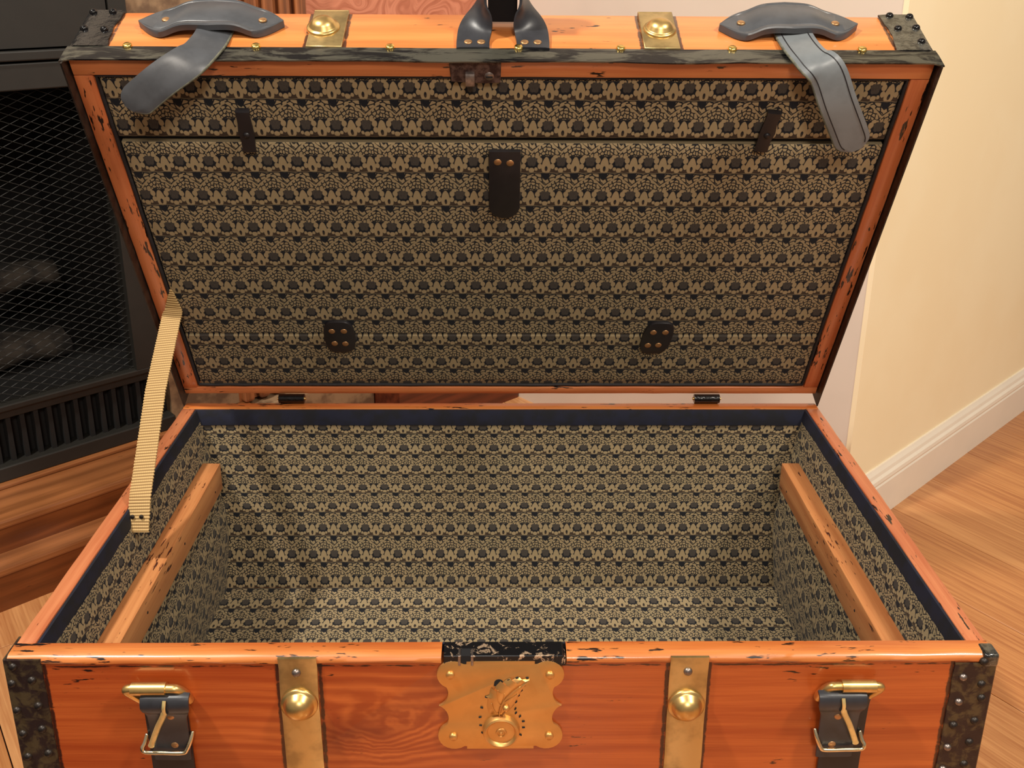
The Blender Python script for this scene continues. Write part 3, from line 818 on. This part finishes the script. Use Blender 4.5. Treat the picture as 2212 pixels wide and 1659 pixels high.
# hinges
for cx in (-.286, .280):
    b = tube([(cx - .0172, D - .001, .0070), (cx + .0172, D - .001, .0070)], .0062, 14)
    h = tp('hinge', b, 'gloss_iron', smooth='auto')
    new('hinge_pin', tube([(cx - .0192, D - .001, .0070), (cx + .0192, D - .001, .0070)], .0022, 10), 'brass', h, smooth='auto')
    new('hinge_leaf', box(cx - .016, cx + .016, D + .0002, D + .0022, -.030, .008), 'gloss_iron', h)

# ---------------------------------------------------------------- the lid (frame: x, n outward, v up the lid)
def lidT(x, n, v):
    return Vector((x, HINGE.y + n * math.cos(TILT) - v * math.sin(TILT), HINGE.z + n * math.sin(TILT) + v * math.cos(TILT)))
LD = .0860; LT = .0180
b = box(-HX, HX, .0, LD, D - LT, D, bev=.0015, cuts=30, jit=.0003)
lid = new('lid', b, 'wood_lid', trunk, HINGE - TL, smooth='auto', label='orange pine lid standing open with lined compartment')
lid.rotation_euler = (TILT, 0, 0)
def lp(name, bm, mat, loc=None, **k): return new(name, bm, mat, lid, loc, **k)
lp('top_rail', box(-HX + .0008, HX - .0008, -.0028, .0005, D - .0195, D - .0005, bev=.0008, cuts=20, jit=.0003), 'wood_rail', smooth='auto')
lp('bottom_rail', box(-HX, HX, -.002, LD, 0, .0130, bev=.0014, cuts=30, jit=.0004), 'wood_rail', smooth='auto')
for s in (-1, 1):
    xs = sorted((s * HX, s * (HX - .0195)))
    lp('side_rail', box(xs[0], xs[1], -.0022, LD, .0134, D - .0199, bev=.0014, cuts=30, jit=.0005), 'wood_z', smooth='auto')
lp('back_panel', box(-HX + .001, HX - .001, LD - .010, LD, .001, D - .001), 'wood_x')
lp('compartment_backing', box(-.412, .412, .0085, .0115, .0135, D - .019), 'void')
# piping round the lining
def piping_loop():
    z0, z1, xx = .0165, D - .0215, .4085; pts = []
    for a, c in (((-xx, z0), (xx, z0)), ((xx, z0), (xx, z1)), ((xx, z1), (-xx, z1)), ((-xx, z1), (-xx, z0))):
        for t in lin(0, 1, 40)[:-1]:
            p = Vector((a[0] + (c[0] - a[0]) * t, .0008, a[1] + (c[1] - a[1]) * t)); pts.append(p + noise.noise_vector(p * 40) * .0008)
    return tube(pts, .0021, 8, closed=True)
lp('piping', piping_loop(), 'piping', smooth=True)
UV0 = (-.1279, .3932)
def luv(x, v): return ((x - UV0[0]) / .0317, (v - UV0[1]) / .0468 + .32 + 40 * 0)
def lpanel(x0, x1, v0, v1, n0, crease=None):
    b = bmesh.new(); nu, nv = 50, 30
    vs = sorted(set(lin(v0, v1, nv) + ([crease - .003, crease - .0012, crease, crease + .0012, crease + .003] if crease else [])))
    def f(x, v):
        n = n0 + .0009 * noise.noise(Vector((x * 7, v * 9, 0)))
        if crease: n += .0034 * max(0, 1 - abs(v - crease) / .0022)
        ed = min(x - x0, x1 - x, v - v0, v1 - v); n += .0016 * max(0, 1 - ed / .002) 
        return (x, n, v)
    us = [x0, x0 + .0015] + lin(x0 + .003, x1 - .003, nu) + [x1 - .0015, x1]
    vs = sorted(set(vs + [v0 + .001, v1 - .001]))
    sheet(us, vs, f, luv, b)
    # turned edges
    for (a, c) in (((x0, v0), (x1, v0)), ((x0, v1), (x1, v1))):
        n = n0 + .0016
        q = [b.verts.new(p) for p in ((a[0], n, a[1]), (c[0], n, c[1]), (c[0], .0085, c[1]), (a[0], .0085, a[1]))]; fc = b.faces.new(q)
        for l in fc.loops: l[b.loops.layers.uv.verify()].uv = luv(a[0], a[1])
    return b
lp('upper_lining', lpanel(-.4065, .4065, .4225, D - .0215, .0010), 'fabric', smooth='auto')
lp('compartment_flap', lpanel(-.4055, .4065, .0175, .4160, .0004, crease=.1165), 'fabric', smooth='auto', label='fabric covered compartment flap with a hinge crease near its bottom')

# metal flange round the lid edge, wavy
def flange():
    b = bmesh.new()
    def strip(P, outd, thick=.0012):
        pass
    # top: lies on v = D from n=.0165 to n=-.0085
    rows = []
    for i in range(91):
        x = -.4345 + .869 * i / 90
        wv = .0022 * noise.noise(Vector((x * 9, 0, 0))) + .0007 * noise.noise(Vector((x * 40, 5, 0)))
        vv = .0006 * noise.noise(Vector((x * 14, 2, 0)))
        edge = abs(x) > .425
        n1 = -.0085 + wv - (.004 if edge else 0)
        rows.append([b.verts.new(p) for p in ((x, .0172 + wv * .3, D + .0003), (x, .0168 + wv * .3, D + .0016), (x, .006, D + .0024 + vv), (x, n1, D + .0022 + vv), (x, n1, D + .0008 + vv), (x, .004, D + .0003))])
    for A, B in zip(rows, rows[1:]):
        for j in range(6): b.faces.new((A[j], A[(j + 1) % 6], B[(j + 1) % 6], B[j]))
    b.faces.new(rows[0]); b.faces.new(rows[-1][::-1])
    return b
lp('metal_flange', flange(), 'band', smooth='auto', label='scuffed grey black metal band along the lid edge')
for s in (-1, 1):
    b = bmesh.new(); rows = []
    for i in range(71):
        v = -.0115 + (D + .013) * i / 70
        wv = .0022 * noise.noise(Vector((v * 9, s * 7, 0))) + .0008 * noise.noise(Vector((v * 38, s, 0)))
        n1 = -.0145 + wv
        x0 = HX + .0004
        rows.append([b.verts.new((s * x, n, v)) for x, n in ((x0, .022), (x0 + .0014, .022), (x0 + .0022, .004), (x0 + .0022 + wv * .4, n1), (x0 + .0006 + wv * .4, n1), (x0, .004))])
    for A, B in zip(rows, rows[1:]):
        for j in range(6): b.faces.new((A[j], A[(j + 1) % 6], B[(j + 1) % 6], B[j]))
    b.faces.new(rows[0]); b.faces.new(rows[-1][::-1])
    lp('side_flange', b, 'iron', smooth='auto', label='dark iron band down the lid side')
# lid corner caps
CAPN = dome_mesh('nail', .0040, .0034, 'gloss_iron', 'z', 1)
for s, mt in ((-1, 'gloss_iron'), (1, 'cap_grey')):
    b = bmesh.new(); rows = []
    for i in range(25):
        n = .0165 + (LD + .0005 - .0165) * i / 24
        xi = .395 + .0035 * math.sin(i / 24 * pi) + .0012 * noise.noise(Vector((n * 80, s, 1)))
        pr = [(xi, D + .0002), (xi, D + .0018), (xi + .010, D + .0026), (.428, D + .0026), (.4325, D + .001), (.4330, D - .06), (.4312, D - .06), (.4304, D + .0002)]
        rows.append([b.verts.new((s * x, n, v)) for x, v in pr])
    for A, B in zip(rows, rows[1:]):
        for j in range(8): b.faces.new((A[j], A[(j + 1) % 8], B[(j + 1) % 8], B[j]))
    b.faces.new(rows[0]); b.faces.new(rows[-1][::-1])
    lp('corner_cap', b, mt, smooth='auto', label='glossy %s corner cap on the lid' % ('black' if s < 0 else 'grey'))
for x, n in ((-.4275, .0820), (-.4075, .0830), (-.4275, .0491), (-.4065, .0475), (.4080, .0581), (.4270, .0820), (.4275, .0600), (.4250, .0330), (.4065, .0840)): link('nail', CAPN, lid, (x, n, D + .0026))
GN = dome_mesh('gold_nail', .0048, .0030, 'gold', 'z', 1, 10, flat=True)
for x in (-.375, -.2475, -.114, .0143, .1167, .229, .3601): link('gold_nail', GN, lid, (x, .0165, D + .0016))
# brass straps across the lid front
for xa, xc, dx in ((-.1985, -.1624, -.1849), (.1408, .1771, .1600)):
    st = lp('brass_strap', poly([(xa, .0168), (xc, .0168), (xc, .0865), (xa, .0865)], D + .0004, D + .0030, .0008, 2, axis='z'), 'brass_strap', smooth='auto')
    new('strap_fold', box(xa, xc, LD + .0004, LD + .0030, D - .05, D + .0029, bev=.0008), 'brass_strap', st)
    bb = brass_dome(.0168, .0115); Rm = Matrix.Rotation(-pi / 2, 4, 'X')
    for v in bb.verts: v.co = Rm @ v.co
    new('dome_knob', bb, 'brass', st, (dx if dx < 0 else dx, .0520, D + .0030), smooth=True)

# leather loops on the lid front (raised in the middle) with two copper rivets each
def loop_strap(cx, w, tilt):
    b = bmesh.new(); n = 44; rows = []; L = w / 2
    for i in range(n + 1):
        t = -1 + 2 * i / n; x = cx + L * t; a = abs(t)
        lift = .0085 * (1 / (1 + math.exp((a - .50) * 13)))       # hump
        hw = .0262 - .0030 * min(1, a / .45) if a < .62 else .0232 * max(0.0, 1 - ((a - .62) / .38) ** 1.7)
        hw = max(hw, .0008)
        cn = .0565 + tilt * t + .0045 * (1 / (1 + math.exp((a - .5) * 12)))
        row = []
        for k, (e, hh) in enumerate(((-1, .0006), (-1, .0066), (-.95, .0080), (-.80, .0082), (-.77, .0077), (-.74, .0082), (0, .0084), (.74, .0082), (.77, .0077), (.80, .0082), (.95, .0080), (1, .0066), (1, .0006))):
            row.append(b.verts.new((x, cn + hw * e, D + lift + (hh if k not in (0, 12) else hh))))
        rows.append(row)
    for A, B in zip(rows, rows[1:]):
        for j in range(13): b.faces.new((A[j], A[(j + 1) % 13], B[(j + 1) % 13], B[j]))
    b.faces.new(rows[0]); b.faces.new(rows[-1][::-1])
    return b
lp('leather_loop', loop_strap(-.2990, .1470, .001), 'leather_grey', smooth='auto')
lp('leather_loop', loop_strap(.2930, .1430, .001), 'leather_grey', smooth='auto')
CR = dome_mesh('rivet', .0042, .0012, 'copper', 'z', 1, 14)
for x in (-.3440, -.2460, .2430, .3400): link('rivet', CR, lid, (x, .0545, D + .0103))
# strap tongues hanging over the edge
def tongue(C, wdt, mat, sidev, stitch=False):
    path = smooth_path([Vector(c) for c in C], 7); n = len(path)
    tg = [(path[min(i + 1, n - 1)] - path[max(i - 1, 0)]).normalized() for i in range(n)]
    s0 = Vector(sidev).normalized(); sd = []; nm = []
    for t in tg:
        s = (s0 - t * s0.dot(t)).normalized(); sd.append(s); nm.append(s.cross(t).normalized())
    Lt = sum((path[i + 1] - path[i]).length for i in range(n - 1)); acc = 0; ws = []
    for i in range(n):
        if i: acc += (path[i] - path[i - 1]).length
        r = Lt - acc; ws.append(wdt * (math.sqrt(max(0.0, 1 - (1 - min(1, r / (wdt * .85))) ** 2)) if r < wdt * .85 else 1) or .001)
    ws = [max(q, wdt * .35) for q in ws]
    b = ribbon(path, sd, nm, ws, .0042, 8)
    return b, path, sd, nm, ws
b, path, sd, nm, ws = tongue([(-.2925, .062, D + .0050), (-.2930, .035, D + .0056), (-.2950, .012, D + .0072), (-.3037, -.012, D + .0066), (-.3315, -.030, D - .0056), (-.3570, -.040, D - .0228), (-.3660, -.043, D - .0310)], .0165, 'leather_grey', (1, .05, -.25))
tl_ = lp('strap_tongue', b, 'leather_grey', smooth='auto', label='short leather tongue hanging from the left loop')
re_ = bmesh.new(); tube([path[i] + sd[i] * (ws[i] + .0002) for i in range(3, len(path) - 1)], .0015, 6, bm=re_)
new('raw_edge', re_, 'leather_edge', tl_, smooth=True)
b, path, sd, nm, ws = tongue([(.2945, .062, D + .0050), (.2955, .035, D + .0056), (.2977, .0094, D + .0075), (.3043, -.010, D + .0063), (.3177, -.020, D - .0019), (.3327, -.028, D - .0298), (.3489, -.031, D - .0582), (.3640, -.032, D - .0850)], .0178, 'leather_grey', (1, .0, .12))
tg_ = lp('strap_tongue', b, 'leather_light', smooth='auto', label='longer leather tongue with creased borders hanging from the right loop')
re_ = bmesh.new(); tube([path[i] + sd[i] * -(ws[i] + .0002) for i in range(3, len(path) - 1)], .0014, 6, bm=re_)
new('raw_edge', re_, 'leather_edge', tg_, smooth=True)
gr = bmesh.new()
sg = 1 if (nm[len(nm) // 2].y < 0) else -1
for e in (-.72, .72):
    tube([path[i] + sd[i] * ws[i] * e + nm[i] * .0021 * sg for i in range(4, len(path) - 2)], .0006, 6, bm=gr)
new('edge_crease', gr, 'leather_dark', tg_)
# carry handle: two flared feet rising into a strap out of frame
def handle():
    b = bmesh.new(); out = []
    for s in (-1, 1):
        xc = -.0012
        C = [(xc + s * .0300, .0150, D + .0020), (xc + s * .0300, .0300, D + .0032), (xc + s * .0275, .0450, D + .0090), (xc + s * .0225, .0560, D + .0220), (xc + s * .0192, .0620, D + .0400), (xc + s * .0180, .0640, D + .0600), (xc + s * .0170, .0640, D + .0900)]
        wds = [.0165, .0165, .0175, .0185, .0180, .0160, .0150]
        path = smooth_path([Vector(c) for c in C], 6); n = len(path)
        tg = [(path[min(i + 1, n - 1)] - path[max(i - 1, 0)]).normalized() for i in range(n)]
        W = [interp(i / (n - 1) * 6, list(enumerate(wds))) for i in range(n)]; sd = []; nm = []
        for i, t in enumerate(tg):
            f = min(1, max(0, (i / (n - 1) - .14) / .50)); ang = f * f * (3 - 2 * f) * math.radians(86) * s
            s0 = Vector((math.cos(ang), math.sin(ang), 0)); q = (s0 - t * s0.dot(t)).normalized(); sd.append(q); nm.append(q.cross(t).normalized())
        bb = ribbon(path, sd, nm, W, .0040, 8)
        join(b, bb)
    # grip between the feet, going back out of the top of the picture
    bb = bmesh.new()
    tube(smooth_path([Vector((-.0175, .0720, D + .0780)), Vector((-.0150, .0700, D + .1050)), Vector((-.0012, .0690, D + .1150)), Vector((.0125, .0700, D + .1050)), Vector((.0150, .0720, D + .0780))], 8), .0090, 12, bm=bb)
    join(b, bb)
    return b
hd = lp('carry_handle', handle(), 'leather', smooth='auto', label='black leather carry handle on the lid')
new('handle_core', box(-.0165, .0135, .0650, .0700, D + .0030, D + .100, bev=.001), 'void', hd)
for x in (-.0362, -.0231, .0205, .0335): 
    o = link('rivet', CR, lid, (x, .0240, D + .0046))
GR = None
# clips, tab, patches on the lining
def clip(x0, v0, x1, v1, mat):
    p0, p1 = Vector((x0, 0, v0)), Vector((x1, 0, v1)); t = (p1 - p0); L = t.length; t.normalize(); s = Vector((0, 1, 0)).cross(t)
    path = []; prof = [(0, -.0006), (.03, -.0042), (.08, -.0046), (.3, -.0032), (.5, -.0044), (.7, -.0030), (.92, -.0046), (.97, -.0042), (1, -.0006)]
    pts = [p0 + t * (L * a) + Vector((0, n, 0)) for a, n in prof]; n = len(pts)
    b = ribbon(pts, [s] * n, [Vector((0, -1, 0))] * n, [.0072, .0074, .0070, .0072, .0082, .0072, .0070, .0074, .0072], .0024, 4)
    o = lp('flap_clip', b, mat, smooth='auto', label='dark turn clip holding the flap')
    c = (p0 + p1) / 2
    new('pivot_rivet', lathe([(0, .003), (.002, .0028), (.0034, .0016), (.0036, 0), (.0036, -.001)], 14), mat, o, (c.x, -.0046, c.z - .003), smooth=True)
    return o
clip(-.2690, .4600, -.2700, .4065, 'leather_dark'); clip(.2805, .4610, .2745, .4095, 'leather_dark')
def slab_part(name, pts, mat, rivets, th=.0042, label=None):
    o = lp(name, poly(pts, -.0008 + .0012, -th, .0009, 2), mat, smooth='auto', label=label)
    eb = poly([(c[0], c[1]) for c in pts], 0, 0.001)
    eb.free()
    rm = dome_mesh('rivet', .0042, .0012, 'copper')
    for x, v in rivets: link('rivet', rm, o, (x, -th, v))
    return o
tx, w2 = .0012, .0172
tab = [(tx - w2, .4092), (tx + w2, .4092)] + [(tx + w2 * math.cos(a), .3325 + .0168 * -math.sin(a)) for a in lin(0, pi, 16)]
slab_part('pull_tab', tab[:2] + tab[2:], 'leather_dark', ((-.0064, .3952), (.0070, .3940)), label='long black leather pull tab with rounded end')
def oval(cx, cz, hw, hh, n=4.0, sh=0.0):
    out = []
    for k in range(32):
        a = 2 * pi * k / 32; c, s = math.cos(a), math.sin(a)
        x = math.copysign(abs(c) ** (2 / n), c) * hw * .96; z = math.copysign(abs(s) ** (2 / 2.6), s) * hh
        out.append((cx + x + sh * z, cz + z))
    return out
slab_part('hinge_patch', oval(-.2080, .1152, .0205, .0285, 3.6), 'leather_dark', ((-.2165, .1270), (-.2012, .1270), (-.2155, .1040), (-.2018, .1035)), label='black leather hinge patch with four rivets, left of the crease')
slab_part('hinge_patch', oval(.1985, .1135, .0200, .0290, 3.6, .12), 'leather_dark', ((.1925, .1255), (.2078, .1255), (.1880, .1010), (.2015, .1015)), label='black leather hinge patch with four rivets, right of the crease')
# catch plate under the flange
cp = lp('catch_plate', poly([(-.0530, .4965), (-.0200, .4945), (-.0035, .4955), (-.0030, D - .001), (-.0545, D - .001)], -.0030, -.0056, .0006, 1), 'rust', smooth='auto')
hk = bmesh.new(); rows = []
for n_, v_ in ((-.0052, .5085), (-.0100, .5080), (-.0112, .5060), (-.0112, .4950), (-.0100, .4935), (-.0090, .4950), (-.0090, .5050), (-.0052, .5060)): rows.append([hk.verts.new((x_, n_, v_)) for x_ in (-.0385, -.0295)])
for i in range(8): hk.faces.new((rows[i][0], rows[i][1], rows[(i + 1) % 8][1], rows[(i + 1) % 8][0]))
hk.faces.new([r[0] for r in rows]); hk.faces.new([r[1] for r in rows][::-1])
new('catch_hook', hk, 'steel', cp, smooth='auto')
sm = lathe([(0, .0012), (.0035, .0010), (.0048, 0), (.0048, -.001)], 18)
new('screw', sm, 'steel', cp, (-.0150, -.0056, .5030), smooth='auto')
new('screw_slot', box(-.0185, -.0115, -.0072, -.0064, .5024, .5036), 'void', cp)

# stay strap between lid and case
P0 = lidT(-.4065, -.0008, .1930); P1 = lidT(-.4065, -.0100, .1500)
P2 = Vector((-.3990, .2380, -.0100)); 
pth = [lidT(-.4050, .0010, .1960), lidT(-.4060, -.0060, .1700), P0.lerp(P2, .45) + Vector((0, -.003, 0)), P2 + Vector((-.0005, .014, .022)), P2, P2 + Vector((.0002, -.006, -.012))]
pth = smooth_path(pth, 1)
fine = []
for i in range(len(pth) - 1):
    m = max(2, int((pth[i + 1] - pth[i]).length / .0019))
    for k_ in range(m): fine.append(pth[i].lerp(pth[i + 1], k_ / m))
fine.append(pth[-1]); n = len(fine)
tg = [(fine[min(i + 1, n - 1)] - fine[max(i - 1, 0)]).normalized() for i in range(n)]
sd = [(Vector((.97, -.15, .05)) - t * Vector((.97, -.15, .05)).dot(t)).normalized() for t in tg]
nm = [s.cross(t).normalized() for s, t in zip(sd, tg)]
b = ribbon(fine, sd, nm, [min(.0125, .002 + .0006 * i) if i < 18 else .0125 for i in range(n)], .0022, 6, uvrow=300, edge_jit=.0005)
ss_ = tp('stay_strap', b, 'web', smooth='auto', label='tan ribbed webbing stay strap at the left of the lid')
em = dome_mesh('eyelet', .0024, .0008, 'iron', 'y', -1, 12)
for d_ in (-.0060, .0045):
    p = P2 + sd[-1] * d_ + nm[-1] * (.0014 if nm[-1].y < 0 else -.0014) + Vector((0, -.001, .004)); link('eyelet', em, ss_, p)

# ---------------------------------------------------------------- lift everything so that the floor top is z = 0
for o in sc.objects:
    if o.parent is None and o.type in ('MESH', 'EMPTY'): o.location.z += FLOOR
